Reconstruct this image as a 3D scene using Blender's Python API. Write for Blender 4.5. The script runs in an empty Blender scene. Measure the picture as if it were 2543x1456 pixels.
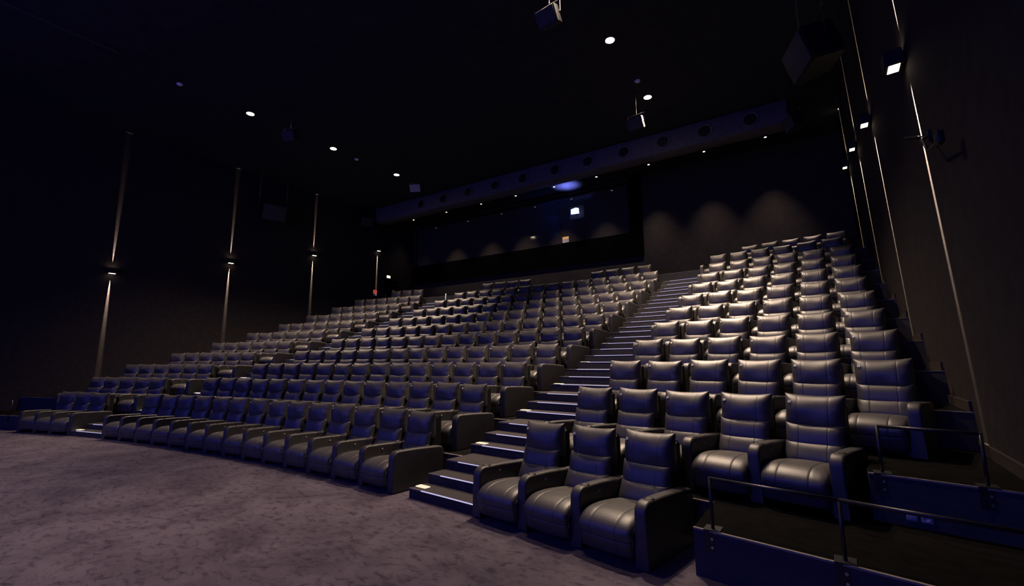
import bpy, bmesh, math, random
from mathutils import Vector, Matrix
random.seed(7)
S = bpy.context.scene
COL = S.collection
PI = math.pi

# ------------------------------------------------------------------ camera
CAMZ = 1.89
cam = bpy.data.cameras.new('camera'); cam.sensor_width = 36.0; cam.lens = 36.0 * 1130 / 2543
cam.clip_start = 0.05; cam.clip_end = 200
camo = bpy.data.objects.new('camera', cam); COL.objects.link(camo)
def cam_axes(yaw, pitch, roll):
    cy, sy, cp, sp = math.cos(yaw), math.sin(yaw), math.cos(pitch), math.sin(pitch)
    F = Vector((-sy * cp, cy * cp, sp)); R = Vector((cy, sy, 0)); U = R.cross(F)
    cr, sr = math.cos(roll), math.sin(roll)
    return R * cr + U * sr, U * cr - R * sr, F
R_, U_, F_ = cam_axes(math.radians(34.4616), math.radians(8.7841), math.radians(-0.3024))
M = Matrix(((R_.x, U_.x, -F_.x, 0), (R_.y, U_.y, -F_.y, 0), (R_.z, U_.z, -F_.z, CAMZ), (0, 0, 0, 1)))
camo.matrix_world = M
S.camera = camo

# ------------------------------------------------------------------ world, exposure
w = bpy.data.worlds.new('world'); S.world = w; w.use_nodes = True
w.node_tree.nodes['Background'].inputs[0].default_value = (0.01, 0.01, 0.02, 1)
w.node_tree.nodes['Background'].inputs[1].default_value = 0.02
S.view_settings.view_transform = 'Standard'; S.view_settings.look = 'None'
S.view_settings.exposure = 0.0; S.view_settings.gamma = 1.0
S.view_settings.use_curve_mapping = False
try:
    S.cycles.max_bounces = 6; S.cycles.diffuse_bounces = 3; S.cycles.glossy_bounces = 2
    S.cycles.transmission_bounces = 4; S.cycles.sample_clamp_indirect = 2.0
    S.cycles.use_denoising = True
except Exception:
    pass

DOWN_W = 7700.0      # main ceiling downlights
WARM = (1.0, 0.75, 0.55)
SCREEN_L = 1.6       # screen radiance
SCREEN_RGB = (0.085, 0.10, 1.0)

# ------------------------------------------------------------------ geometry of the hall (fitted)
XC, RAD, Y1, D = -7.6897, 41.9197, 5.8023, 1.3687
YC = Y1 - RAD
HEAD = 1.097
XL = -23.0            # left wall
ZC = 11.4             # ceiling
FRONT = -7.2          # screen wall
def fl(r): return 0.3919 * (r - 1) + 0.0111 * (r - 1) ** 2
def Rr(r): return RAD + (r - 1) * D
def xr(y, z): return 1.30 + 0.018 * y - 0.041 * z
BROT = 0.035
def bk(x, dy=0.0):    # y of the back wall line at x
    return 22.0 + BROT * (x + 8) + dy

# ------------------------------------------------------------------ helpers
def new_mat(name, col, rough=0.6, spec=0.3, metal=0.0):
    m = bpy.data.materials.new(name); m.use_nodes = True
    b = m.node_tree.nodes['Principled BSDF']
    b.inputs['Base Color'].default_value = (*col, 1); b.inputs['Roughness'].default_value = rough
    b.inputs['Specular IOR Level'].default_value = spec; b.inputs['Metallic'].default_value = metal
    return m
def add_noise(m, c1, c2, scale, detail=4, bump=0.0, bscale=None, lo=0.35, hi=0.65, coord='Object', stretch=None):
    nt = m.node_tree; b = nt.nodes['Principled BSDF']
    tc = nt.nodes.new('ShaderNodeTexCoord'); src = tc.outputs[coord]
    if stretch:
        mp = nt.nodes.new('ShaderNodeMapping'); mp.inputs['Scale'].default_value = stretch
        nt.links.new(src, mp.inputs['Vector']); src = mp.outputs['Vector']
    n = nt.nodes.new('ShaderNodeTexNoise'); n.inputs['Scale'].default_value = scale; n.inputs['Detail'].default_value = detail
    nt.links.new(src, n.inputs['Vector'])
    r = nt.nodes.new('ShaderNodeValToRGB'); r.color_ramp.elements[0].position = lo; r.color_ramp.elements[1].position = hi
    r.color_ramp.elements[0].color = (*c1, 1); r.color_ramp.elements[1].color = (*c2, 1)
    nt.links.new(n.outputs['Fac'], r.inputs['Fac']); nt.links.new(r.outputs['Color'], b.inputs['Base Color'])
    if bump:
        n2 = nt.nodes.new('ShaderNodeTexNoise'); n2.inputs['Scale'].default_value = bscale or scale * 4
        nt.links.new(src, n2.inputs['Vector'])
        bp = nt.nodes.new('ShaderNodeBump'); bp.inputs['Strength'].default_value = bump; bp.inputs['Distance'].default_value = 0.01
        nt.links.new(n2.outputs['Fac'], bp.inputs['Height']); nt.links.new(bp.outputs['Normal'], b.inputs['Normal'])
    return m
def emit(name, col, strength):
    m = bpy.data.materials.new(name); m.use_nodes = True; nt = m.node_tree; nt.nodes.clear()
    e = nt.nodes.new('ShaderNodeEmission'); e.inputs[0].default_value = (*col, 1); e.inputs[1].default_value = strength
    o = nt.nodes.new('ShaderNodeOutputMaterial'); nt.links.new(e.outputs[0], o.inputs[0])
    return m

LEATHER = add_noise(new_mat('leather', (0.05, 0.047, 0.05), 0.45, 0.65), (0.034, 0.0315, 0.033), (0.044, 0.041, 0.042), 9, 5, 0.10, 190)
LEATHER2 = add_noise(new_mat('arm_leather', (0.04, 0.038, 0.04), 0.48, 0.6), (0.022, 0.0205, 0.022), (0.030, 0.028, 0.029), 8, 5, 0.10, 190)
SHELL = add_noise(new_mat('chair_shell', (0.012, 0.012, 0.013), 0.7, 0.2), (0.010, 0.010, 0.011), (0.016, 0.016, 0.017), 20)
BLACK = add_noise(new_mat('black_plastic', (0.008, 0.008, 0.009), 0.35, 0.4), (0.006, 0.006, 0.007), (0.011, 0.011, 0.012), 30)
DIGIT = add_noise(new_mat('white_print', (0.75, 0.75, 0.75), 0.6, 0.2), (0.70, 0.70, 0.70), (0.82, 0.82, 0.82), 40)
STEEL = add_noise(new_mat('brushed_metal', (0.5, 0.48, 0.46), 0.35, 0.5, 1.0), (0.42, 0.40, 0.38), (0.55, 0.53, 0.5), 30)
RAILM = add_noise(new_mat('black_metal', (0.02, 0.02, 0.022), 0.38, 0.5), (0.009, 0.009, 0.010), (0.014, 0.014, 0.015), 25)
RISER = add_noise(new_mat('riser_panel', (0.035, 0.033, 0.036), 0.75, 0.2), (0.030, 0.030, 0.036), (0.038, 0.038, 0.044), 14, 5, 0.1, 60)
SRISER = add_noise(new_mat('stair_riser', (0.03, 0.03, 0.03), 0.75, 0.2), (0.024, 0.022, 0.025), (0.034, 0.032, 0.035), 14, 5, 0.1, 60)
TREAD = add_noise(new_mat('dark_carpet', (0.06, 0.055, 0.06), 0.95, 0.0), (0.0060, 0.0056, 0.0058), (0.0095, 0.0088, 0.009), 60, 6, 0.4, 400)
STEPT = add_noise(new_mat('stair_carpet', (0.03, 0.03, 0.03), 0.95, 0.05), (0.036, 0.033, 0.035), (0.058, 0.053, 0.055), 60, 6, 0.4, 400)
NOSE = add_noise(new_mat('dull_edge_metal', (0.16, 0.14, 0.12), 0.6, 0.3), (0.14, 0.122, 0.105), (0.18, 0.16, 0.14), 25)
VINYL = add_noise(new_mat('black_vinyl', (0.005, 0.005, 0.005), 0.85, 0.0), (0.0050, 0.0047, 0.0046), (0.0070, 0.0066, 0.0064), 7)
WALLF = add_noise(new_mat('wall_fabric', (0.018, 0.015, 0.014), 0.92, 0.05), (0.019, 0.0162, 0.0165), (0.0245, 0.021, 0.0212), 5, 6, 0.25, 300)
WALLB = add_noise(new_mat('back_wall_paint', (0.05, 0.043, 0.041), 0.9, 0.08), (0.030, 0.027, 0.025), (0.038, 0.034, 0.032), 3, 6, 0.1, 150)
TRIMD = add_noise(new_mat('dark_trim', (0.003, 0.003, 0.004), 0.9, 0.0), (0.0022, 0.0022, 0.0030), (0.0032, 0.0032, 0.0042), 6)
CEIL = add_noise(new_mat('ceiling_black', (0.012, 0.012, 0.014), 0.9, 0.05), (0.018, 0.018, 0.021), (0.024, 0.024, 0.027), 4)
BEAMM = add_noise(new_mat('duct_paint', (0.05, 0.048, 0.055), 0.7, 0.2), (0.075, 0.071, 0.079), (0.095, 0.09, 0.098), 5)
SPKM = add_noise(new_mat('speaker_cabinet', (0.05, 0.05, 0.052), 0.6, 0.3), (0.007, 0.007, 0.0075), (0.010, 0.010, 0.0105), 12)
GRILL = add_noise(new_mat('speaker_grille', (0.11, 0.10, 0.10), 0.7, 0.2), (0.030, 0.028, 0.028), (0.042, 0.040, 0.040), 60)
GRILL_LIT = add_noise(new_mat('grille_painted_lit', (0.3, 0.28, 0.27), 0.6, 0.3), (0.26, 0.24, 0.23), (0.33, 0.31, 0.30), 60)  # lit copy of the speaker grille: lamp light put into a paler colour
WHITEP = add_noise(new_mat('white_plastic', (0.7, 0.69, 0.67), 0.5, 0.4), (0.66, 0.65, 0.63), (0.74, 0.73, 0.71), 20)
GREYP = add_noise(new_mat('grey_plastic', (0.25, 0.25, 0.27), 0.45, 0.4), (0.26, 0.26, 0.28), (0.32, 0.32, 0.34), 20)
RED = add_noise(new_mat('red_paint', (0.7, 0.03, 0.03), 0.4, 0.4), (0.62, 0.025, 0.025), (0.75, 0.035, 0.035), 20)
YEL = add_noise(new_mat('yellow_paint', (0.8, 0.5, 0.05), 0.5, 0.3), (0.75, 0.46, 0.04), (0.85, 0.54, 0.06), 20)
WOODB = add_noise(new_mat('skirting_wood', (0.06, 0.045, 0.04), 0.55, 0.3), (0.022, 0.017, 0.015), (0.032, 0.024, 0.021), 12, stretch=(1, 0.1, 1))
LED = emit('led_strip', (0.68, 0.62, 1.0), .8)
PLATE = emit('lit_row_plate', (1.0, 0.86, 0.62), 1.0)
LAMPE = emit('lamp_glow', (1.0, 0.80, 0.55), 40)
LAMPW = emit('wall_lamp_glow', (1.0, 0.80, 0.55), 9)
LAMPS = emit('small_lamp_glow', (1.0, 0.82, 0.50), 6)

# carpet: grey-mauve pile, brushed in darker flecks
CARPET = new_mat('grey_mauve_carpet', (0.16, 0.13, 0.15), 0.95, 0.05)
def carpet_nodes(m):
    nt = m.node_tree; b = nt.nodes['Principled BSDF']
    tc = nt.nodes.new('ShaderNodeTexCoord')
    def noise(scale, detail, stretch, rough=0.55, dist=0.0):
        mp = nt.nodes.new('ShaderNodeMapping'); mp.inputs['Scale'].default_value = stretch
        mp.inputs['Rotation'].default_value = (0, 0, 0.5)
        nt.links.new(tc.outputs['Object'], mp.inputs['Vector'])
        n = nt.nodes.new('ShaderNodeTexNoise'); n.inputs['Scale'].default_value = scale; n.inputs['Detail'].default_value = detail
        n.inputs['Roughness'].default_value = rough; n.inputs['Distortion'].default_value = dist
        nt.links.new(mp.outputs['Vector'], n.inputs['Vector']); return n.outputs['Fac']
    a = noise(1.3, 5, (1, 1, 1), 0.6, 0.4)       # broad patches
    f = noise(7.0, 6, (1, 1.7, 1), 0.62, 0.6)    # brush flecks
    r1 = nt.nodes.new('ShaderNodeValToRGB'); r1.color_ramp.elements[0].position = 0.36; r1.color_ramp.elements[1].position = 0.62
    r1.color_ramp.elements[0].color = (0.064, 0.053, 0.070, 1); r1.color_ramp.elements[1].color = (0.104, 0.089, 0.110, 1)
    r2 = nt.nodes.new('ShaderNodeValToRGB'); r2.color_ramp.elements[0].position = 0.33; r2.color_ramp.elements[1].position = 0.50
    r2.color_ramp.elements[0].color = (0.50, 0.48, 0.56, 1); r2.color_ramp.elements[1].color = (1, 1, 1, 1)
    nt.links.new(a, r1.inputs[0]); nt.links.new(f, r2.inputs[0])
    mx = nt.nodes.new('ShaderNodeMix'); mx.data_type = 'RGBA'; mx.blend_type = 'MULTIPLY'; mx.inputs['Factor'].default_value = 1
    nt.links.new(r1.outputs[0], mx.inputs[6]); nt.links.new(r2.outputs[0], mx.inputs[7]); nt.links.new(mx.outputs[2], b.inputs['Base Color'])
    bp = nt.nodes.new('ShaderNodeBump'); bp.inputs['Strength'].default_value = 0.5; bp.inputs['Distance'].default_value = 0.01
    nt.links.new(noise(260, 2, (1, 1, 1)), bp.inputs['Height']); nt.links.new(bp.outputs['Normal'], b.inputs['Normal'])
carpet_nodes(CARPET)

# projection-room glass: tinted, dusty pane that still catches the wash of the ceiling lamps
GLASS = bpy.data.materials.new('projection_glass'); GLASS.use_nodes = True
_nt = GLASS.node_tree; _nt.nodes.clear()
_o = _nt.nodes.new('ShaderNodeOutputMaterial'); _t = _nt.nodes.new('ShaderNodeBsdfTransparent'); _t.inputs[0].default_value = (0.62, 0.68, 0.8, 1)
_d = _nt.nodes.new('ShaderNodeBsdfDiffuse'); _d.inputs[0].default_value = (0.080, 0.070, 0.056, 1)
_g = _nt.nodes.new('ShaderNodeBsdfGlossy'); _g.inputs['Roughness'].default_value = 0.06; _g.inputs[0].default_value = (0.8, 0.8, 0.8, 1)
_n = _nt.nodes.new('ShaderNodeTexNoise'); _n.inputs['Scale'].default_value = 1.2
_a = _nt.nodes.new('ShaderNodeMixShader'); _b = _nt.nodes.new('ShaderNodeMixShader')
_mr = _nt.nodes.new('ShaderNodeMapRange'); _mr.inputs[3].default_value = 0.50; _mr.inputs[4].default_value = 0.58
_nt.links.new(_n.outputs['Fac'], _mr.inputs[0]); _nt.links.new(_mr.outputs[0], _a.inputs[0])
_nt.links.new(_t.outputs[0], _a.inputs[1]); _nt.links.new(_d.outputs[0], _a.inputs[2])
_b.inputs[0].default_value = 0.05; _nt.links.new(_a.outputs[0], _b.inputs[1]); _nt.links.new(_g.outputs[0], _b.inputs[2]); _nt.links.new(_b.outputs[0], _o.inputs[0])

def mesh(name, v, f, mat, smooth=False, mats=None, fm=None):
    m = bpy.data.meshes.new(name); m.from_pydata([tuple(p) for p in v], [], f)
    for k in (mats or [mat]): m.materials.append(k)
    if fm: m.polygons.foreach_set('material_index', fm)
    if smooth: m.polygons.foreach_set('use_smooth', [True] * len(m.polygons))
    m.update(); return m
def obj(name, me, parent=None, loc=(0, 0, 0), rot=(0, 0, 0)):
    o = bpy.data.objects.new(name, me); COL.objects.link(o)
    if parent: o.parent = parent
    o.location = loc; o.rotation_euler = rot; return o
def tag(o, label, cat, group=None):
    o['label'] = label; o['category'] = cat
    if group: o['group'] = group
    return o
def thing(name, label, cat, loc=(0, 0, 0), rz=0.0, group=None):
    o = bpy.data.objects.new(name, None); COL.objects.link(o); o.empty_display_size = 0.1
    o.location = loc; o.rotation_euler = (0, 0, rz); return tag(o, label, cat, group)
def struct(o): o['kind'] = 'structure'; return o
def box_data(x0, x1, y0, y1, z0, z1):
    v = [(x0, y0, z0), (x1, y0, z0), (x1, y1, z0), (x0, y1, z0), (x0, y0, z1), (x1, y0, z1), (x1, y1, z1), (x0, y1, z1)]
    f = [(0, 3, 2, 1), (4, 5, 6, 7), (0, 1, 5, 4), (1, 2, 6, 5), (2, 3, 7, 6), (3, 0, 4, 7)]
    return v, f
def box(name, mat, x0, x1, y0, y1, z0, z1, bevel=0.0, seg=2):
    v, f = box_data(min(x0, x1), max(x0, x1), min(y0, y1), max(y0, y1), min(z0, z1), max(z0, z1))
    if not bevel: return mesh(name, v, f, mat)
    bm = bmesh.new(); vs = [bm.verts.new(p) for p in v]
    for q in f: bm.faces.new([vs[i] for i in q])
    bmesh.ops.bevel(bm, geom=list(bm.edges), offset=bevel, segments=seg, profile=0.5, affect='EDGES')
    me = bpy.data.meshes.new(name); bm.to_mesh(me); bm.free(); me.materials.append(mat)
    me.polygons.foreach_set('use_smooth', [seg > 1] * len(me.polygons)); return me
def join_data(parts):
    V, F = [], []
    for v, f in parts:
        n = len(V); V += list(v); F += [tuple(i + n for i in q) for q in f]
    return V, F
def tube_data(p, q, r, n=10, caps=True):
    p, q = Vector(p), Vector(q); d = (q - p).normalized()
    a = d.orthogonal().normalized(); b = d.cross(a); v = []; f = []
    for c in (p, q):
        for i in range(n):
            t = 2 * PI * i / n; v.append(c + (a * math.cos(t) + b * math.sin(t)) * r)
    for i in range(n): f.append((i, (i + 1) % n, n + (i + 1) % n, n + i))
    if caps: f += [tuple(range(n))[::-1], tuple(range(n, 2 * n))]
    return v, f
def lathe_data(prof, n=24, axis='z'):
    v, f = [], []
    for r, z in prof:
        for i in range(n):
            t = 2 * PI * i / n; c, s = r * math.cos(t), r * math.sin(t)
            v.append((c, s, z) if axis == 'z' else (c, z, s))
    for k in range(len(prof) - 1):
        for i in range(n):
            q = (k * n + i, k * n + (i + 1) % n, (k + 1) * n + (i + 1) % n, (k + 1) * n + i)
            f.append(q if axis == 'z' else q[::-1])
    return v, f
ORD = ['', 'first', 'second', 'third', 'fourth', 'fifth', 'sixth', 'seventh', 'eighth', 'ninth', 'tenth', 'eleventh', 'twelfth', 'thirteenth', 'fourteenth']

# ------------------------------------------------------------------ room shell
struct(obj('floor', mesh('floor', [(XL, FRONT, 0), (1.35, FRONT, 0), (1.5, 9.0, 0), (XL, 9.0, 0)], [(0, 1, 2, 3)], CARPET)))
struct(obj('ceiling', box('ceiling', CEIL, XL - .2, 2.0, FRONT - .2, 26.2, ZC, ZC + .2)))
struct(obj('wall_left', box('wall_left', WALLF, XL - .2, XL, FRONT - .2, 26.2, -.1, ZC)))
# right wall leans slightly inward
v = []
for z in (-.1, ZC):
    for y in (FRONT - .2, 26.2):
        v.append((xr(y, z), y, z))
v += [(p[0] + .2, p[1], p[2]) for p in v]
struct(obj('wall_right', mesh('wall_right', v, [(0, 1, 3, 2), (4, 6, 7, 5), (0, 4, 5, 1), (2, 3, 7, 6), (0, 2, 6, 4), (1, 5, 7, 3)], WALLF)))
struct(obj('wall_front', box('wall_front', TRIMD, XL, 1.6, FRONT - .2, FRONT, -.1, ZC)))
# back wall with the opening of the projection window (local frame turned with the wall)
BF = dict(loc=(-8, 22, 0), rot=(0, 0, BROT))
WX0, WX1, WZ0, WZ1 = -14.75, 0.27, 8.42, 11.15
def bwall():
    x0, x1 = -15.1, 9.7
    return join_data([box_data(x0, x1, 0, .2, 4.0, WZ0), box_data(x0, x1, 0, .2, WZ1, ZC), box_data(x0, WX0, 0, .2, WZ0, WZ1), box_data(WX1, x1, 0, .2, WZ0, WZ1)])
struct(obj('wall_back', mesh('wall_back', *bwall(), WALLB), **BF))
# dark surround of the window: wide band below, narrower strip on the right
struct(obj('trim_1', mesh('trim_1', *join_data([box_data(-15.0, .92, -.07, 0, 7.17, WZ0), box_data(WX1, .92, -.07, 0, WZ0, ZC)]), TRIMD), **BF))
win = struct(obj('window_1', mesh('window_1', *box_data(WX0, WX1, .06, .075, WZ0, WZ1), GLASS), **BF))
obj('window_frame', mesh('window_frame', *join_data([box_data(WX0, WX1, -.02, .12, WZ0, WZ0 + .04), box_data(WX0, WX1, -.02, .12, WZ1 - .05, WZ1), box_data(WX1 - .05, WX1, -.02, .12, WZ0, WZ1), box_data(WX0, WX0 + .05, -.02, .12, WZ0, WZ1)]), TRIMD), win)
# projection room behind the glass
for _nm, _b in (('wall_projection_back', (-15.0, 1.2, 3.4, 3.5, 8.0, ZC)), ('floor_projection_room', (-15.0, 1.2, .2, 3.5, 7.9, 8.0)), ('wall_projection_right', (1.2, 1.3, .2, 3.5, 8.0, ZC)), ('wall_projection_left', (-15.1, -15.0, .2, 3.5, 8.0, ZC))):
    struct(obj(_nm, mesh(_nm, *box_data(*_b), CEIL), **BF))

# ------------------------------------------------------------------ screen (off frame, behind the camera): its picture is the blue light on the chair fronts
SCR = emit('screen_picture', SCREEN_RGB, SCREEN_L)
scr = thing('cinema_screen', 'large cinema screen on the front wall facing the seats', 'screen', (-10.9, FRONT, 0))
obj('picture', mesh('picture', [(-10.2, .12, 1.2), (10.2, .12, 1.2), (10.2, .12, 9.6), (-10.2, .12, 9.6)], [(3, 2, 1, 0)], SCR), scr)
obj('frame', mesh('screen_frame', *join_data([box_data(-10.5, 10.5, .02, .1, .9, 9.9), box_data(-10.5, -10.2, .1, .16, .9, 9.9), box_data(10.2, 10.5, .1, .16, .9, 9.9), box_data(-10.5, 10.5, .1, .16, 9.6, 9.9), box_data(-10.5, 10.5, .1, .16, .9, 1.2)]), TRIMD), scr)

# ------------------------------------------------------------------ stepped floor
def arc_xy(rho, x): return YC + math.sqrt(rho * rho - (x - XC) ** 2)
def slab(rho0, rho1, z0, z1, xa=None, xb=None, n=48):
    """curved platform between two arcs, from xa to xb (defaults: wall to wall); rho1 may be a function of x giving y"""
    v, f = [], []
    for i in range(n + 1):
        s = i / n; row = []
        for k, (rho, z) in enumerate(((rho0, z0), (rho0, z1), (rho1, z1), (rho1, z0))):
            a = XL if xa is None else xa
            b = xb if xb is not None else xr(arc_xy(rho if not callable(rho) else rho0, 1.3), z)
            x = a + (b - a) * s
            y = rho(x) if callable(rho) else arc_xy(rho, x)
            row.append((x, y, z))
        v += row
    for i in range(n):
        for k in range(4):
            a, b = i * 4 + k, i * 4 + (k + 1) % 4
            f.append((a, a + 4, b + 4, b))
    f.append((0, 1, 2, 3)); e = n * 4; f.append((e + 3, e + 2, e + 1, e))
    fm = []
    for i in range(n): fm += [0, 1, 0, 0]
    return v, f, fm + [0, 0]
FD = 1.2               # platform edge ahead of the headrest line
def edge_rho(r): return Rr(r) - FD
def xu(r, u, d=0.0): th = u / Rr(r); return XC + (Rr(r) + d) * math.sin(th)
EXT = 0.70
for r in range(2, 13):
    last = r == 12
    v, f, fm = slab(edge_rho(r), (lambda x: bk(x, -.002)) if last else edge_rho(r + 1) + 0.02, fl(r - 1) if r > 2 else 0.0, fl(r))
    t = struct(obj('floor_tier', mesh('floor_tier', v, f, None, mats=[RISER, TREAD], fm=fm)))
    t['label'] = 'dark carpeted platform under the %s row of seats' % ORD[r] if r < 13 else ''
    lim = {2: (xu(1, -12.55, -EXT / 2), xu(1, 6.62, -EXT / 2)), 3: (xu(2, -14.05, -EXT / 2), xu(2, 8.02, -EXT / 2))}.get(r, (None, None))
    v, f, fm = slab(edge_rho(r) - .006, edge_rho(r) + .03, fl(r) - .008, fl(r) + .004, *lim)
    obj('nosing', mesh('nosing', v, f, NOSE), t)
    # side bays reaching forward beside the short front rows
    for side in (1, -1):
        if r == 2: u = 6.62 if side > 0 else -12.55
        elif r == 3: u = 8.02 if side > 0 else -14.05
        else: continue
        rho0, rho1 = Rr(r - 1) - EXT, edge_rho(r)
        z0 = 0 if r == 2 else fl(2)
        if side > 0: xa, xb = xu(r - 1, u, -EXT / 2), None
        else: xa, xb = XL, xu(r - 1, u, -EXT / 2)
        v, f, fm = slab(rho0, rho1, z0, fl(r), xa, xb, 10)
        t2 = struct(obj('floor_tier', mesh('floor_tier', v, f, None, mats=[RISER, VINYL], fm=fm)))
        v, f, fm = slab(rho0 - .008, rho0 + .022, fl(r) - .010, fl(r) + .005, xa, xb, 10)
        obj('nosing', mesh('nosing', v, f, NOSE), t2)
# floor of the front area continues under the first row; skirting on the right wall follows the platforms
for r in range(3, 13):
    ya = arc_xy(edge_rho(r) if r > 3 else Rr(2) - EXT, 1.3); yb = arc_xy(edge_rho(r + 1), 1.3) if r < 12 else bk(1.3)
    z = fl(r); v = []
    for zz in (z, z + .13):
        for y in (ya, yb):
            for dx in (-.03, 0): v.append((xr(y, zz) + dx, y, zz))
    o = struct(obj('baseboard_right', mesh('baseboard_right', v, [(0, 2, 6, 4), (4, 6, 7, 5), (0, 4, 5, 1), (2, 3, 7, 6), (1, 5, 7, 3), (0, 1, 3, 2)], WOODB)))

# ------------------------------------------------------------------ stairs in the two aisles
AISLE = {'right': (2.64, 4.10), 'left': (-9.86, -8.24)}
def stair_block(u0, u1, r, d0, d1, z0, z1, n=6):
    v, f = [], []
    for i in range(n + 1):
        th = (u0 + (u1 - u0) * i / n) / Rr(r)
        for rho, z in ((Rr(r) + d0, z0), (Rr(r) + d0, z1), (Rr(r) + d1, z1), (Rr(r) + d1, z0)):
            v.append((XC + rho * math.sin(th), YC + rho * math.cos(th), z))
    for i in range(n):
        for k in range(4):
            a, b = i * 4 + k, i * 4 + (k + 1) % 4
            f.append((a, a + 4, b + 4, b))
    f.append((0, 1, 2, 3)); e = n * 4; f.append((e + 3, e + 2, e + 1, e))
    return v, f, [0, 1, 0, 0] * n + [0, 0]
for side, (u0, u1) in AISLE.items():
    st = bpy.data.objects.new('staircase', None); COL.objects.link(st); struct(st)
    st['label'] = 'carpeted aisle stairs with lit step edges between the %s and middle seat blocks' % side
    for r in range(1, 11):                      # climb from row r to row r + 1
        rise = (fl(r + 1) - fl(r)) / 3
        for k in range(3):
            d0 = -.90 + .36 * k; d1 = D - .88 if k == 2 else D - FD
            z1 = fl(r) + rise * (k + 1)
            z0 = fl(r) + rise * k if k else fl(r)
            v, f, fm = stair_block(u0, u1, r, d0, d1, z0, z1 + (.006 if k == 2 else 0))
            s = obj('step', mesh('step', v, f, None, mats=[SRISER, STEPT], fm=fm), st)
            v, f, fm = stair_block(u0 + .26, u1 - .02, r, d0 - .007, d0 + .006, z1 - .009, z1 + .003)
            obj('led_strip', mesh('led_strip', v, f, LED), s)
            v, f, fm = stair_block(u0, u0 + .255, r, d0 - .005, d0 + .006, z1 - .012, z1 + .002)
            obj('edge_strip', mesh('edge_strip', v, f, NOSE), s)
            if k == 0:
                th = (u0 + .12) / Rr(r); rho = Rr(r) + d0 + .15
                pl = obj('row_plate', box('row_plate', PLATE, -.10, .10, -.05, .05, 0, .012), s, (XC + rho * math.sin(th), YC + rho * math.cos(th), z1), (0, 0, -th))
    # dark mark printed in the middle of each plate is part of the plate relief

# ------------------------------------------------------------------ recliner parts
def cushion(name, w, h, tf, tb, ptop, pbot, ear, sag, mat, nx=20, nz=14, seams=(), wr=0.0, seed=0):
    """stuffed cushion: front (-y) bulging most low down, ears at the top corners, sagging lower edge, stitched seams as grooves"""
    rnd = random.Random(seed)
    xs = [-1 + 2 * i / nx for i in range(nx + 1)]
    xs = [math.copysign(1 - (1 - abs(a)) ** 1.5, a) for a in xs]
    sm = [2 * q / w for q in seams]
    for q in sm: xs += [q + e for e in (-.024, -.011, 0, .011, .024)]
    xs = sorted(set(round(a, 4) for a in xs)); zs = [math.copysign(1 - (1 - abs(b)) ** 1.5, b) for b in [-1 + 2 * i / nz for i in range(nz + 1)]]
    ph = [rnd.uniform(0, 6.28) for _ in range(6)]
    v, f = [], []; NX, NZ = len(xs), len(zs)
    for sgn, t in ((-1, tf), (1, tb)):
        for b in zs:
            for a in xs:
                X = a * w / 2 * (1 - .03 * (1 - b * b))
                Z = b * h / 2 * ((1 - ear * (1 - a * a)) if b > 0 else (1 + sag * (1 - a * a)))
                lat = max(0, 1 - abs(a) ** 5) ** .45
                ver = max(0, 1 - abs(b) ** (ptop if b > 0 else pbot)) ** .5
                pr = lat * ver; Y = sgn * t * pr
                if sgn < 0:
                    for su in sm: Y += .0045 * math.exp(-((a - su) / .010) ** 2) * pr
                    if wr:
                        e = max(0, abs(a) - .5) / .5
                        Y += wr * e * e * pr * math.sin(b * 11 + ph[0] + 3 * a + math.sin(b * 5 + ph[1]) * 1.4)
                        Y += wr * .5 * pr * math.sin(a * 4 + ph[2]) * math.sin(b * 3.5 + ph[3])
                v.append((X, Y, Z))
    n = NX * NZ
    for k in range(2):
        for j in range(NZ - 1):
            for i in range(NX - 1):
                q = (k * n + j * NX + i, k * n + j * NX + i + 1, k * n + (j + 1) * NX + i + 1, k * n + (j + 1) * NX + i)
                f.append(q if k == 0 else q[::-1])
    me = mesh(name, v, f, mat, True)
    bm = bmesh.new(); bm.from_mesh(me); bmesh.ops.remove_doubles(bm, verts=bm.verts, dist=.0004); bm.to_mesh(me); bm.free()
    me.polygons.foreach_set('use_smooth', [True] * len(me.polygons)); return me

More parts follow.
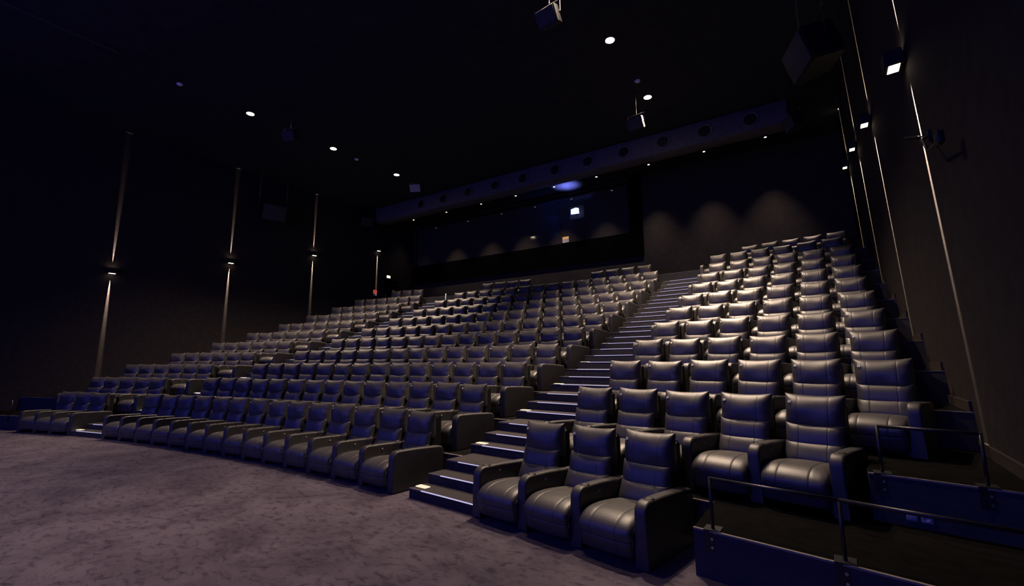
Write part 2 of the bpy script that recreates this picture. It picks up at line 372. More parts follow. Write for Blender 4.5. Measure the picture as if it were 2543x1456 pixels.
# seat pad: swept profile from under the backrest over the rolled front edge and down as leg rest
def seat_profile():
    pts = [(-.10, .365), (-.26, .385), (-.42, .405), (-.56, .420), (-.68, .428), (-.78, .428)]
    for i in range(1, 11):
        a = PI / 2 - (PI / 2 + .01) * i / 10
        pts.append((-.80 - .235 * math.cos(a), .285 + .142 * math.sin(a)))
    for i in range(1, 8):
        s = i / 7; pts.append((-1.035 + .055 * s ** 1.6, .282 - .202 * s))
    return pts
SP = seat_profile()
def swept(name, pts, w, thick, seams, crown, mat, ends=(True, True)):
    # resample
    L = [0]
    for a, b in zip(pts, pts[1:]): L.append(L[-1] + math.dist(a, b))
    us = sorted(set([-1, -.985, -.95, -.88, -.75, -.6, -.4, -.2, 0, .2, .4, .6, .75, .88, .95, .985, 1] + [round(2 * s / w + q, 4) for s in seams for q in (-.026, -.011, 0, .011, .026)]))
    nrm = []
    for i in range(len(pts)):
        a = pts[max(0, i - 1)]; b = pts[min(len(pts) - 1, i + 1)]
        dx, dz = b[0] - a[0], b[1] - a[1]; l = math.hypot(dx, dz) or 1; nrm.append((dz / l, -dx / l))
    T = L[-1]; v, f = [], []; NU = len(us)
    for layer in (0, 1):
        for i, (y, z) in enumerate(pts):
            s = L[i] / T; endf = max(0, min(1, s / .05 if ends[0] else 1, (1 - s) / .05 if ends[1] else 1)) ** .5; joint = (0 if ends[0] else .004 * math.exp(-(L[i] / .010) ** 2)) + (0 if ends[1] else .004 * math.exp(-((T - L[i]) / .010) ** 2))
            for u in us:
                ef = max(0, 1 - abs(u) ** 16) ** .5
                if layer == 0:
                    o = -thick * .5 + thick * .5 * ef * endf + crown * (1 - u * u) * endf - joint
                    for sm in seams: o -= .0055 * math.exp(-((u - 2 * sm / w) / .010) ** 2)
                else: o = -thick * .5 - thick * .45 * ef
                v.append((u * w / 2, y + nrm[i][0] * o, z + nrm[i][1] * o))
    n = len(pts) * NU
    for k in (0, 1):
        for i in range(len(pts) - 1):
            for j in range(NU - 1):
                q = (k * n + i * NU + j, k * n + i * NU + j + 1, k * n + (i + 1) * NU + j + 1, k * n + (i + 1) * NU + j)
                f.append(q[::-1] if k == 0 else q)
    for i in range(len(pts) - 1):
        for j in (0, NU - 1):
            q = (i * NU + j, (i + 1) * NU + j, n + (i + 1) * NU + j, n + i * NU + j); f.append(q if j else q[::-1])
    for j in range(NU - 1):
        f.append((j, j + 1, n + j + 1, n + j)); e = (len(pts) - 1) * NU
        f.append((e + j + 1, e + j, n + e + j, n + e + j + 1))
    me = mesh(name, v, f, mat, True)
    bm = bmesh.new(); bm.from_mesh(me); bmesh.ops.recalc_face_normals(bm, faces=bm.faces); bm.to_mesh(me); bm.free()
    return me
def arm_mesh():
    prof = [(-.955, .015), (-.965, .30), (-.965, .48)]
    for i in range(1, 8):
        a = PI - PI / 2 * i / 7; prof.append((-.855 + .11 * math.cos(a), .485 + .115 * math.sin(a)))
    prof += [(-.55, .594), (-.06, .566), (.03, .55), (.05, .515), (.05, .015)]
    bm = bmesh.new(); w2 = .064
    A = [bm.verts.new((-w2, y, z)) for y, z in prof]; B = [bm.verts.new((w2, y, z)) for y, z in prof]
    n = len(prof)
    fa = bm.faces.new(A[::-1]); fb = bm.faces.new(B)
    for i in range(n): bm.faces.new((A[i], A[(i + 1) % n], B[(i + 1) % n], B[i]))
    bmesh.ops.recalc_face_normals(bm, faces=bm.faces)
    ed = [e for e in bm.edges if len(e.link_faces) == 2 and ((fa in e.link_faces) or (fb in e.link_faces)) and min(v.co.z for v in e.verts) > .016]
    bmesh.ops.bevel(bm, geom=ed, offset=.026, segments=4, profile=.5, affect='EDGES')
    # keep the bottom edge loop sharp; everything else smooth by angle
    me = bpy.data.meshes.new('armrest'); bm.to_mesh(me); bm.free(); me.materials.append(LEATHER2)
    me.polygons.foreach_set('use_smooth', [len(p.vertices) <= 4 for p in me.polygons]); return me

SEAM = (-.145, .145)
def densify(p, n=3):
    o = []
    for a, b in zip(p, p[1:]): o += [(a[0] + (b[0] - a[0]) * k / n, a[1] + (b[1] - a[1]) * k / n) for k in range(n)]
    return o + [p[-1]]
ME_SEAT = swept('seat', densify(SP[:18]), .605, .12, SEAM, .014, LEATHER, (True, False))
ME_LEG = swept('leg_rest', densify(SP[17:]), .605, .12, SEAM, .012, LEATHER, (False, True))
ME_ARM = arm_mesh()
ME_HEAD = [cushion('head_pillow', .62, .425, .150, .07, 1.7, 4.0, .11, .03, LEATHER, 22, 18, (-.16, .16), .013, k) for k in range(5)]
ME_BACK = cushion('back_cushion', .60, .30, .10, .05, 2.2, 4.5, .04, .05, LEATHER, 18, 14, SEAM, .003, 11)
ME_LUMB = cushion('lumbar_cushion', .595, .27, .08, .05, 2.4, 5, .03, .0, LEATHER, 18, 14, SEAM, .003, 12)
def shell_mesh():
    prof = [(-.10, .12), (-.13, .44), (.03, 1.00), (.075, 1.03), (.155, 1.0), (.155, .60), (.12, .12)]
    bm = bmesh.new(); A = [bm.verts.new((-.285, y, z)) for y, z in prof]; B = [bm.verts.new((.285, y, z)) for y, z in prof]; n = len(prof)
    bm.faces.new(A[::-1]); bm.faces.new(B)
    for i in range(n): bm.faces.new((A[i], A[(i + 1) % n], B[(i + 1) % n], B[i]))
    bmesh.ops.recalc_face_normals(bm, faces=bm.faces); bmesh.ops.bevel(bm, geom=list(bm.edges), offset=.02, segments=2, affect='EDGES')
    me = bpy.data.meshes.new('back_shell'); bm.to_mesh(me); bm.free(); me.materials.append(SHELL); return me
ME_SHELL = shell_mesh()
ME_BASE = mesh('base', *join_data([box_data(-.295, .295, -.78, .10, .03, .30), box_data(-.27, .27, -.84, -.78, .10, .20), box_data(-.29, -.25, -.80, -.76, 0, .04), box_data(.25, .29, -.80, -.76, 0, .04), box_data(-.29, -.25, .04, .08, 0, .04), box_data(.25, .29, .04, .08, 0, .04)]), BLACK)
ME_CUP = mesh('cup_holder', *lathe_data([(.034, -.03), (.036, .002), (.050, .006), (.054, .002), (.054, -.006)], 20), BLACK, True)
ME_CUPB = None
ME_BTN = mesh('button', *lathe_data([(0, .006), (.012, .006), (.014, 0)], 12), GREYP, True)

# printed seat numbers
DIG = {}
def number_mesh(n):
    if n in DIG: return DIG[n]
    cu = bpy.data.curves.new('num', 'FONT'); cu.body = str(n); cu.size = .040; cu.align_x = 'CENTER'; cu.align_y = 'CENTER'; cu.resolution_u = 2; cu.extrude = .0008; cu.offset = .0012
    o = bpy.data.objects.new('num', cu); COL.objects.link(o)
    dg = bpy.context.evaluated_depsgraph_get(); me = bpy.data.meshes.new_from_object(o.evaluated_get(dg)); me.name = 'seat_number'
    bpy.data.objects.remove(o); bpy.data.curves.remove(cu)
    me.materials.clear(); me.materials.append(DIGIT); DIG[n] = me; return me

def pillow_y(x, z, w=.62, h=.425, tf=.150, ptop=1.7, ear=.11):
    a = x / (w / 2); b = z / (h / 2 * (1 - ear * (1 - a * a)))
    return -tf * max(0, 1 - abs(a) ** 5) ** .45 * max(0, 1 - abs(b) ** ptop) ** .5
_nx, _nz = -.232, .112
_gx = (pillow_y(_nx + .01, _nz) - pillow_y(_nx - .01, _nz)) / .02; _gz = (pillow_y(_nx, _nz + .01) - pillow_y(_nx, _nz - .01)) / .02
_n = Vector((_gx, -1, _gz)).normalized(); _tx = Vector((1, _gx, 0)).normalized(); _tz = _n.cross(_tx)
NUMROT = Matrix(((_tx.x, _tz.x, _n.x), (_tx.y, _tz.y, _n.y), (_tx.z, _tz.z, _n.z))).to_euler()
NUMPOS = (Vector((_nx, pillow_y(_nx, _nz), _nz)) + _n * .009)[:]
def recliner(pos, rz, label, group, number, rarm, rnd):
    t = thing('recliner', label, 'recliner', pos, rz, group)
    obj('base', ME_BASE, t); obj('seat', ME_SEAT, t); obj('leg_rest', ME_LEG, t); obj('back_shell', ME_SHELL, t)
    jt = rnd.uniform(-.02, .02)
    obj('lumbar_cushion', ME_LUMB, t, (0, -.205, .460), (-.45, 0, 0))
    obj('back_cushion', ME_BACK, t, (0, -.112 + jt * .3, .632 + rnd.uniform(-.006, .006)), (-.17, 0, 0))
    hp = obj('head_pillow', rnd.choice(ME_HEAD), t, (rnd.uniform(-.006, .006), -.005 + jt, .893 + rnd.uniform(-.012, .008)), (-.02 + rnd.uniform(-.04, .04), rnd.uniform(-.012, .012), rnd.uniform(-.02, .02)))
    obj('seat_number', number_mesh(number), hp, NUMPOS, NUMROT)
    for s in ((-1, 1) if rarm else (-1,)):
        a = obj('armrest', ME_ARM, t, (s * .375, 0, 0))
        obj('cup_holder', ME_CUP, a, (0, -.78, .597), (-.04, 0, 0))
        if s < 0: obj('control_button', ME_BTN, a, (.064, -.60, .515), (0, PI / 2, 0))
    return t

# (row -> number of seats), blocks measured in arc length along the row
rnd = random.Random(3)
OFF0 = [-.12, -.10, -.05, -.02, .02, .02, .03, .04, .04, .08, 0, 0]
OFF1 = [-.20, -.09, -.06, -.04, -.04, -.04, -.04, -.03, -.03, -.01, -.19, .76]
OFF2 = [.17, .16, .04, .04, .07, .07, .10, .09, .08, .12, -.95, 0]
NL = [3, 5, 6, 6, 6, 6, 6, 6, 6, 6, 3, 0]
NRt = [3, 5, 6, 6, 6, 6, 6, 6, 6, 6, 6, 5]
def place(r, tl, label, group, num, rarm, push=0.0):
    rad = Rr(r) + push; u = tl + .31; th = u / rad
    a = -th + (.005 - .009 * u) * .8
    recliner((XC + rad * math.sin(th), YC + rad * math.cos(th), fl(r) + .001), a, label, group, num, rarm, rnd)
for r in range(1, 13):
    if NL[r - 1]:
        n = NL[r - 1]
        for i in range(n):
            place(r, -10.103 + OFF2[r - 1] + (i - n) * .75, 'charcoal leather recliner, %s from the left in the %s row of the left block' % (ORD[i + 1], ORD[r]), 'recliners in the left block', 7 - n + i, i == n - 1)
    if r <= 10:
        for i in range(14):
            place(r, -8.046 + OFF0[r - 1] + i * .75, 'charcoal leather recliner, %s from the left in the %s row of the middle block' % (ORD[i + 1], ORD[r]), 'recliners in the middle block', 7 + i, i == 13)
    elif r == 11:
        seats = [-7.273 + i * .75 for i in range(4)] + [-8.66 + i * .75 for i in (10, 11, 12, 13)]
        for i, u in enumerate(seats):
            place(r, u, 'charcoal leather recliner, %s from the left in the top row of the middle block' % ORD[i + 1], 'recliners in the middle block', (8 + i) if i < 4 else 12 + i, i in (3, 7))
    n = NRt[r - 1]
    for i in range(n):
        place(r, 4.329 + OFF1[r - 1] + i * .75, 'charcoal leather recliner, %s from the left in the %s row of the right block' % (ORD[i + 1], ORD[r] if r < 12 else 'top'), 'recliners in the right block', 21 + i + (1 if r == 12 else 0), i == n - 1, .48 if r == 12 else 0)

# ------------------------------------------------------------------ ceiling downlights
def spot(name, parent, loc, rot, watts, size, blend, col, radius=.05):
    l = bpy.data.lights.new(name, 'SPOT'); l.energy = watts; l.spot_size = size; l.spot_blend = blend; l.color = col; l.shadow_soft_size = radius
    o = bpy.data.objects.new(name, l); COL.objects.link(o); o.parent = parent; o.location = loc; o.rotation_euler = rot; return o
ME_TRIM = mesh('trim_ring', *lathe_data([(.13, 0.0), (.165, -.006), (.17, 0), (.17, .02)], 28), BLACK, True)
ME_LENS = mesh('lamp_lens', *lathe_data([(.0001, -.004), (.132, -.004)], 28), LAMPE)
DL = [(-17.40, 7.69), (-17.34, 11.24), (-17.24, 14.80), (-4.50, 11.79), (-4.53, 15.36), (-4.5, 8.2), (-4.5, 4.65), (-15.0, -1.0), (-8.0, -1.0)]
DN = ['nearest the left foreground of the three', 'middle of the three', 'farthest back of the three']
for i, (x, y) in enumerate(DL):
    if i < 3: lab = 'bright round ceiling downlight, %s above the left aisle' % DN[i]
    elif i < 5: lab = 'bright round ceiling downlight above the right aisle, the %s one' % ('larger, nearer' if i == 3 else 'smaller, farther')
    else: lab = 'round ceiling downlight %s the foot of the right aisle stairs' % ('right above' if i == 5 else 'in front of') if i < 7 else 'round ceiling downlight over the open carpet, %s of the pair near the screen' % ('left' if i == 7 else 'right')
    t = thing('downlight', lab, 'downlight', (x, y, ZC), 0, 'main ceiling downlights')
    obj('trim_ring', ME_TRIM, t); obj('lamp_lens', ME_LENS, t)
    spot('downlight_lamp', t, (0, 0, -.03), (0, 0, 0), DOWN_W * (.62, .58, .58, 1.0, .95, .60, .11, .62, .60)[i], math.radians(92 if i < 7 else 60), 1.0, WARM, .06)
# small downlights washing the back wall
RX = [-21.99, -19.13, -16.4, -13.94, -11.47, -9.02, -6.33, -3.81, -1.35]
ME_SRING = mesh('trim_ring', *lathe_data([(.05, 0.0), (.07, -.004), (.075, .01)], 18), BLACK, True)
ME_SLENS = mesh('lamp_lens', *lathe_data([(.0001, -.003), (.052, -.003)], 18), LAMPS)
for i, x in enumerate(RX):
    y = bk(x) - 1.05
    t = thing('wall_washer_downlight', 'tiny ceiling downlight washing the back wall, %s from the left' % ORD[i + 1], 'downlight', (x, y, ZC), 0, 'small downlights along the back wall')
    obj('trim_ring', ME_SRING, t); obj('lamp_lens', ME_SLENS, t)
    spot('washer_lamp', t, (0, 0, -.02), (-.07, 0, 0), 1050 * (.15 if i == 0 else 1), math.radians(66), 1.0, WARM, .02)

# ------------------------------------------------------------------ wall lamps with narrow up and down beams
def wall_lamp(pos, rz, tilt, label, up=True, watts=20000, cone=5.2):
    """local: +x points out of the wall, z along it"""
    t = thing('wall_lamp', label, 'wall lamp', pos, rz, 'up-and-down lamps on the side walls'); t.rotation_euler = (0, tilt, rz)
    bm = bmesh.new()
    v, f = box_data(.03, .23, -.13, .13, -.11, .11); vs = [bm.verts.new(p) for p in v]
    for q in f: bm.faces.new([vs[i] for i in q])
    bmesh.ops.bevel(bm, geom=list(bm.edges), offset=.015, segments=2, affect='EDGES')
    me = bpy.data.meshes.new('lamp_body'); bm.to_mesh(me); bm.free(); me.materials.append(RAILM)
    obj('lamp_body', me, t)
    obj('wall_plate', box('wall_plate', RAILM, .002, .03, -.07, .07, -.07, .07), t)
    for s in ((-1, 1) if up else (-1,)):
        obj('light_slot', mesh('light_slot', *box_data(.07, .19, -.10, .10, s * .112 - .002, s * .112 + .002), LAMPW), t)
        spot('beam_lamp', t, (.026, 0, s * .118), (0 if s < 0 else PI, (math.radians(cone) * .43 if s < 0 else -math.radians(cone) * .43), 0), watts if s < 0 else watts * .42, math.radians(cone), .6, WARM, .008)
    return t
LW = [(5.57, 5.57), (9.84, 6.75), (14.05, 7.94), (18.42, 9.09)]
for i, (y, z) in enumerate(LW):
    wall_lamp((XL, y, z), 0, 0, 'dark up-and-down wall lamp on the left wall, %s from the front' % ORD[i + 1], up=i < 3)
RW = [(7.44, 5.85), (11.84, 7.03), (15.88, 8.10), (20.3, 9.15)]
for i, (y, z) in enumerate(RW):
    wall_lamp((xr(y, z), y, z), PI, .041, 'dark up-and-down wall lamp on the right wall, %s from the front' % ORD[i + 1], watts=52000, cone=4.4)

# ------------------------------------------------------------------ hanging duct beam with round air nozzles in front of the back wall
duct = thing('air_duct', 'long dark duct beam with round nozzles below the rear ceiling', 'air duct', (-8, 18.0, 0), BROT)
obj('duct_body', box('duct_body', BEAMM, -14.2, 7.6, 0, .75, 10.48, 11.36, .02), duct)
CX = [-18.4, -16.73, -14.98, -13.24, -11.58, -9.81, -8.15, -6.48, -4.81, -3.20, -1.59]
ME_NOZ = mesh('nozzle', *lathe_data([(.20, .12), (.22, -.03), (.27, -.055), (.31, -.04), (.32, .005)], 28, 'y'), BEAMM, True)
ME_NOZD = mesh('nozzle_core', *lathe_data([(.0001, -.012), (.21, -.012)], 28, 'y'), BLACK)
for x in CX:
    n = obj('nozzle', ME_NOZ, duct, ((x + 8), -.005, 10.92)); obj('nozzle_core', ME_NOZD, n)

# ------------------------------------------------------------------ projector in the room behind the glass
BLUE = emit('projector_beam', (0.55, 0.66, 1.0), 30)
pj = thing('projector', 'film projector with glaring blue-white lens behind the projection window', 'projector', (-11.0, bk(-11.0) + .45, 0), BROT)
obj('cabinet', box('cabinet', BEAMM, -.45, .45, .25, 1.6, 9.95, 10.75, .03), pj)
obj('lens', mesh('lens', *lathe_data([(.17, .25), (.17, .02), (.15, 0), (.14, .03)], 24, 'y'), BLACK, True), pj, (0, 0, 10.36))
obj('lens_glow', mesh('lens_glow', [(-.25, .0, 10.20), (.25, .0, 10.17), (.23, .0, 10.49), (.03, .0, 10.55), (-.25, .0, 10.49)], [(0, 1, 2, 3, 4)], BLUE), pj)
obj('pedestal', mesh('pedestal', *box_data(-.35, .35, .35, 1.4, 8.0, 9.96), TRIMD), pj)
sp = spot('projector_spill', pj, (.12, -1.30, 10.55), (PI, 0, 0), 1100, math.radians(96), 1.0, (.20, .25, 1.0), .02)
pl = bpy.data.lights.new('projector_room_light', 'POINT'); pl.energy = 240; pl.color = (.05, .16, 1.0); pl.shadow_soft_size = .3
po = bpy.data.objects.new('projector_room_light', pl); COL.objects.link(po); po.parent = pj; po.location = (-1.5, .2, 10.3)
# equipment rack silhouettes beside it
for k, (x, w_, z1, lab) in enumerate([(-12.6, .5, 10.15, 'narrow'), (-13.9, .9, 9.75, 'wide')]):
    rk = thing('equipment_rack', '%s dark equipment rack left of the projector behind the glass' % lab, 'rack', (x, bk(x) + 1.4, 8.0), BROT)
    obj('rack_body', box('rack_body', TRIMD, -w_ / 2, w_ / 2, -.3, .3, 0, z1 - 8, .01), rk)
    for j in range(3): obj('rack_panel', mesh('rack_panel', *box_data(-w_ / 2 + .03, w_ / 2 - .03, -.315, -.3, .3 + j * .45, .65 + j * .45), SPKM), rk)
# warning notice on the window
nt_ = thing('notice', 'small orange and white notice stuck low on the projection window', 'notice', (-11.41, bk(-11.41) + .04, 8.66), BROT)
obj('orange_band', mesh('orange_band', *box_data(-.19, .19, -.004, 0, .04, .17), emit('orange_notice_added_glow', (1.0, .52, .22), .55)), nt_)  # band is only a sticker; its brightness is added as emission
obj('white_sheet', mesh('white_sheet', *box_data(-.19, .19, -.003, 0, -.16, .04), WHITEP), nt_)
obj('yellow_mark', mesh('yellow_mark', *lathe_data([(.0001, -.006), (.05, -.006)], 3, 'y'), YEL), nt_, (-.12, 0, -.05))
for j in range(3): obj('text_line', mesh('text_line', *box_data(-.03, .16, -.005, -.003, -.02 - j * .05, -.005 - j * .05), GREYP), nt_)

# ------------------------------------------------------------------ speakers hung from the ceiling
def speaker(x, y, z, rz, pitch, label, s=1.0, chains=False, pale=False):
    t = thing('ceiling_speaker', label, 'speaker', (x, y, z), rz, 'surround speakers under the ceiling')
    bm = bmesh.new(); pts = [(-.30, -.20), (.30, -.20), (.22, .20), (-.22, .20)]
    A = [bm.verts.new((a * s, b * s, -.22 * s)) for a, b in pts]; B = [bm.verts.new((a * s, b * s, .22 * s)) for a, b in pts]
    bm.faces.new(A[::-1]); bm.faces.new(B)
    for i in range(4): bm.faces.new((A[i], A[(i + 1) % 4], B[(i + 1) % 4], B[i]))
    bmesh.ops.recalc_face_normals(bm, faces=bm.faces); bmesh.ops.bevel(bm, geom=list(bm.edges), offset=.015 * s, segments=2, affect='EDGES')
    me = bpy.data.meshes.new('cabinet'); bm.to_mesh(me); bm.free(); me.materials.append(SPKM)
    c = obj('cabinet', me, t, (0, 0, 0), (pitch, 0, 0))
    obj('grille', box('grille', GRILL_LIT if pale else GRILL, -.27 * s, .27 * s, -.215 * s, -.20 * s, -.19 * s, .19 * s, .006), c)
    top = ZC - z
    V = [tube_data((-.33 * s, 0, 0), (-.33 * s, 0, .34 * s), .012), tube_data((.33 * s, 0, 0), (.33 * s, 0, .34 * s), .012), tube_data((-.33 * s, 0, .34 * s), (.33 * s, 0, .34 * s), .014),
         tube_data((-.33 * s, 0, 0), (-.28 * s, 0, 0), .02), tube_data((.33 * s, 0, 0), (.28 * s, 0, 0), .02)]
    if not chains: V.append(tube_data((0, 0, .34 * s), (0, 0, top), .02)); V.append(box_data(-.1, .1, -.1, .1, top - .02, top))
    obj('yoke_bracket', mesh('yoke_bracket', *join_data(V), RAILM), t)
    if chains:
        for sx in (-.33, .33):
            parts = []; n = int((top - .34 * s) / .055)
            for k in range(n):
                zc = .34 * s + .03 + k * .055; e = .018
                if k % 2: parts += [tube_data((sx * s - e, 0, zc - .03), (sx * s - e, 0, zc + .03), .006, 6), tube_data((sx * s + e, 0, zc - .03), (sx * s + e, 0, zc + .03), .006, 6)]
                else: parts += [tube_data((sx * s, -e, zc - .03), (sx * s, -e, zc + .03), .006, 6), tube_data((sx * s, e, zc - .03), (sx * s, e, zc + .03), .006, 6)]
            obj('chain', mesh('chain', *join_data(parts), STEEL), t)
    return t
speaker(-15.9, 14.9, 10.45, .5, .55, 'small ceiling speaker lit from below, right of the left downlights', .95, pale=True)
speaker(-15.6, 8.35, 10.25, .4, .55, 'small dark ceiling speaker between the two left downlights', .85)
speaker(-4.85, 14.95, 10.3, -.1, .5, 'dark ceiling speaker just in front of the duct beam', .95)
speaker(-4.85, 8.75, 10.25, -.1, .5, 'dark ceiling speaker at the top edge of the view', .95)
speaker(-22.3, 11.3, 9.45, 1.35, .35, 'big dark speaker hung beside the left wall', 1.9, True)
speaker(-22.3, 16.9, 10.4, 1.3, .3, 'smaller dark speaker hung near the rear of the left wall', 1.3)
speaker(.35, 11.2, 8.6, -1.2, .3, 'big dark speaker hung on chains beside the right wall', 1.8, True)
speaker(-.2, 17.2, 9.9, -1.1, .3, 'dark speaker hung near the rear of the right wall', 1.1)

# ceiling access hatch outline
ht = thing('ceiling_frame', 'faint rectangular metal frame hung under the middle of the ceiling', 'frame', (-7.1, 13.6, 10.85), 0)
for a, b in (((-.55, -.9), (-.55, .9)), ((.55, -.9), (.55, .9)), ((-.55, -.9), (.55, -.9)), ((-.55, .9), (.55, .9))):
    obj('frame_bar', mesh('frame_bar', *tube_data((*a, 0), (*b, 0), .016, 8), SPKM), ht)
for a in (-.55, .55):
    for b in (-.9, .9): obj('hanger_rod', mesh('hanger_rod', *tube_data((a, b, 0), (a, b, ZC - 10.85), .008, 6), RAILM), ht)
# smoke detectors
for x, y, lab in [(-17.43, 5.37, 'white smoke detector left of the brightest left downlight'), (-4.5, 14.19, 'white smoke detector between the two right downlights'), (-17.38, 12.5, 'white smoke detector between the two rear left downlights')]:
    t = thing('smoke_detector', lab, 'smoke detector', (x, y, ZC), 0, 'ceiling smoke detectors')
    obj('detector_base', mesh('detector_base', *lathe_data([(.0001, -.03), (.09, -.03), (.095, 0)], 20), WHITEP, True), t)
    obj('sensor_dome', mesh('sensor_dome', *lathe_data([(.0001, -.07), (.035, -.062), (.06, -.03)], 20), WHITEP, True), t)
# pale curtain-track edge at the front of the ceiling
ct = thing('ceiling_track', 'pale straight track on the ceiling in the upper left corner', 'track', (-17.0, 1.0, ZC))
obj('track_rail', mesh('track_rail', *box_data(-.05, .05, -2.5, 2.6, -.08, 0), GRILL), ct)

# ------------------------------------------------------------------ handrails on the side bays
def rail(pts, label, z0, hgt=.44, to_wall=False):
    t = thing('handrail', label, 'handrail', (0, 0, 0))
    P = [Vector((x, y, z0 + hgt)) for x, y in pts]
    bar = []
    for a, b in zip(P, P[1:]): bar.append(tube_data(a, b, .016, 10))
    obj('top_rail', mesh('top_rail', *join_data(bar), RAILM, True), t)
    for i, (x, y) in enumerate(pts):
        if to_wall and i == len(pts) - 1: continue
        p = obj('post', mesh('post', *join_data([tube_data((x, y, z0), (x, y, z0 + hgt + .01), .015, 10)]), RAILM, True), t)
        obj('base_plate', mesh('base_plate', *join_data([box_data(x - .07, x + .07, y - .05, y + .09, z0 + .005, z0 + .013), box_data(x - .07, x + .07, y - .06, y - .05, z0 - .17, z0 + .013)]), RAILM), p)
        obj('bolt', mesh('bolt', *join_data([tube_data((x, y - .06, z0 - .06), (x, y - .068, z0 - .06), .012, 8), tube_data((x, y - .06, z0 - .13), (x, y - .068, z0 - .13), .012, 8)]), STEEL), p)
    return t
def bay(r, x): return arc_xy(Rr(r - 1) - EXT, x) + .055
rail([(-.99, bay(2, -.99)), (-.03, bay(2, -.03)), (.95, bay(2, .95)), (xr(4.2, .8), bay(2, 1.3))], 'low black handrail in front of the nearest right-hand seats', fl(2), to_wall=True)
rail([(.33, bay(3, .33)), (1.02, bay(3, 1.02))], 'short low black handrail by the right wall, one level up', fl(3))
rail([(-20.6, bay(2, -20.6)), (-21.6, bay(2, -21.6)), (-22.6, bay(2, -22.6))], 'low black handrail at the far left end of the front row', fl(2))
# floor sockets on the riser
for k, (x, z, lab) in enumerate([(.50, .50, 'square framed wall socket with lid on the right riser'), (.60, .50, 'round-faced wall socket on the right riser, beside the lidded one')]):
    y = arc_xy(Rr(2) - EXT, x)
    t = thing('wall_socket', lab, 'socket', (x, y, z), -math.asin((x - XC) / Rr(2)), 'sockets on the riser')
    obj('cover_plate', box('cover_plate', GREYP, -.042, .042, -.012, 0, -.042, .042, .005), t)
    if k == 0: obj('lid', box('lid', GREYP, -.036, .036, -.022, -.012, -.03, .034, .004), t)
    else: obj('socket_face', mesh('socket_face', *lathe_data([(.0001, -.013), (.022, -.013), (.024, -.018), (.032, -.018), (.033, -.012)], 20, 'y'), GREYP, True), t)

# ------------------------------------------------------------------ rear left: exit door, emergency lamp, extinguisher, signs
dr = struct(obj('door_1', box('door_1', TRIMD, XL + .0, XL + .05, 18.95, 20.15, 5.03, 7.25)))
obj('door_frame', mesh('door_frame', *join_data([box_data(XL, XL + .09, 18.85, 18.95, 5.03, 7.35), box_data(XL, XL + .09, 20.15, 20.25, 5.03, 7.35), box_data(XL, XL + .09, 18.85, 20.25, 7.25, 7.35)]), RAILM), dr)
obj('door_handle', mesh('door_handle', *tube_data((XL + .09, 19.1, 6.0), (XL + .09, 19.1, 6.3), .015), STEEL), dr)
em = thing('exit_lamp', 'small glowing warm exit lamp above the rear left door', 'exit lamp', (XL, 19.30, 7.45))
obj('lamp_housing', box('lamp_housing', RAILM, .002, .09, -.17, .17, -.10, .10, .01), em)
obj('lit_panel', mesh('lit_panel', *box_data(.09, .096, -.14, .14, -.075, .075), emit('exit_panel', (1.0, .78, .36), 5)), em)
fs = thing('fire_sign', 'small red fire sign on the left wall under the last beam of light', 'sign', (XL, 18.35, 6.25))
obj('red_panel', mesh('red_panel', *box_data(.002, .012, -.13, .13, 0, .22), emit('red_sign_added_glow', (1.0, .10, .09), .55)), fs)  # unlit sign panel, given an added glow so the red shows
obj('white_panel', mesh('white_panel', *box_data(.002, .012, -.13, .13, -.12, 0), WHITEP), fs)
obj('white_flame', mesh('white_flame', [(.013, -.045, .06), (.013, .045, .06), (.013, .055, .10), (.013, .03, .14), (.013, .0, .19), (.013, -.03, .14), (.013, -.055, .10)], [(0, 1, 2, 3, 4, 5, 6)], WHITEP), fs)
fe = thing('fire_extinguisher', 'red fire extinguisher on the left wall below the red sign', 'fire extinguisher', (XL + .09, 18.47, 5.40))
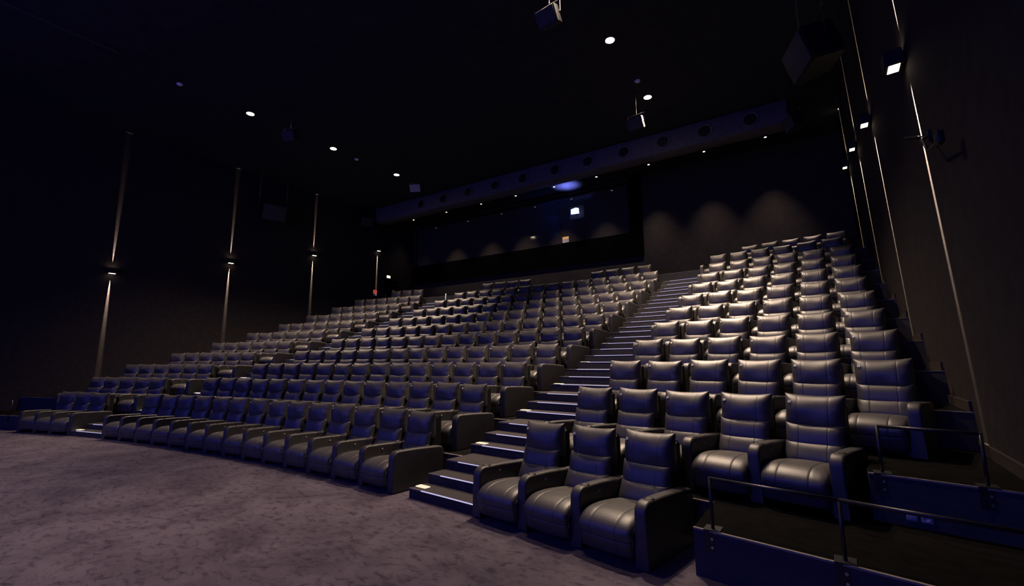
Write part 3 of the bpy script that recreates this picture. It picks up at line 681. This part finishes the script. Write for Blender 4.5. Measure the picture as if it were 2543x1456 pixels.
obj('cylinder', mesh('cylinder', *lathe_data([(.0001, 0), (.075, .005), (.08, .03), (.08, .36), (.06, .42), (.025, .45), (.025, .48)], 20), RED, True), fe)
obj('valve_handle', mesh('valve_handle', *join_data([box_data(-.02, .02, -.02, .09, .48, .505), box_data(-.015, .015, -.02, .08, .53, .55), tube_data((0, 0, .47), (0, 0, .54), .02)]), BLACK), fe)
obj('hose', mesh('hose', *join_data([tube_data((.03, .02, .5), (.10, .03, .40), .012), tube_data((.10, .03, .40), (.10, .03, .14), .012)]), BLACK), fe)
# slim white post standing between seats in the middle block
th = (-7.02) / Rr(10)
tag(obj('white_post', mesh('white_post', *join_data([tube_data((0, 0, 0), (0, 0, .88), .024, 10), lathe_data([(.0001, 0), (.06, 0), (.06, .02), (.026, .03)], 12)]), WHITEP, True), None, (XC + (Rr(9) + .20) * math.sin(-7.55 / Rr(9)), YC + (Rr(9) + .23) * math.cos(-7.55 / Rr(9)), fl(10))), 'slim white upright post behind the ninth row of the middle block', 'post')
tag(obj('yellow_tag', box('yellow_tag', YEL, -.06, .06, -.01, .01, 0, .18, .004), None, (-20.95, 18.05, fl(11) + 1.02)), 'small yellow tag beside the top left seat', 'tag')

# ------------------------------------------------------------------ small camera on an arm on the right wall
cy, cz = 6.95, 4.52
wx = xr(cy, cz)
wc = thing('wall_camera', 'small dark box camera on a jointed arm crossing the near right wall beam', 'camera', (wx, cy, cz))
obj('wall_plate', box('wall_plate', RAILM, -.03, -.003, -.05, .05, -.06, .06), wc)
obj('arm', mesh('arm', *join_data([tube_data((-.02, 0, 0), (-.12, -.20, -.10), .014), tube_data((-.12, -.20, -.10), (-.12, -.45, -.33), .016), tube_data((-.12, -.45, -.33), (-.14, -1.05, -.46), .014)]), BLACK, True), wc)
obj('camera_body', box('camera_body', BLACK, -.17, -.11, -1.17, -1.05, -.52, -.40, .008), wc)
obj('cable', mesh('cable', *join_data([tube_data((-.02, .04, 0), (-.03, .60, .26), .010, 6), tube_data((-.03, .60, .26), (-.02, 1.5, .62), .010, 6)]), RAILM), wc)
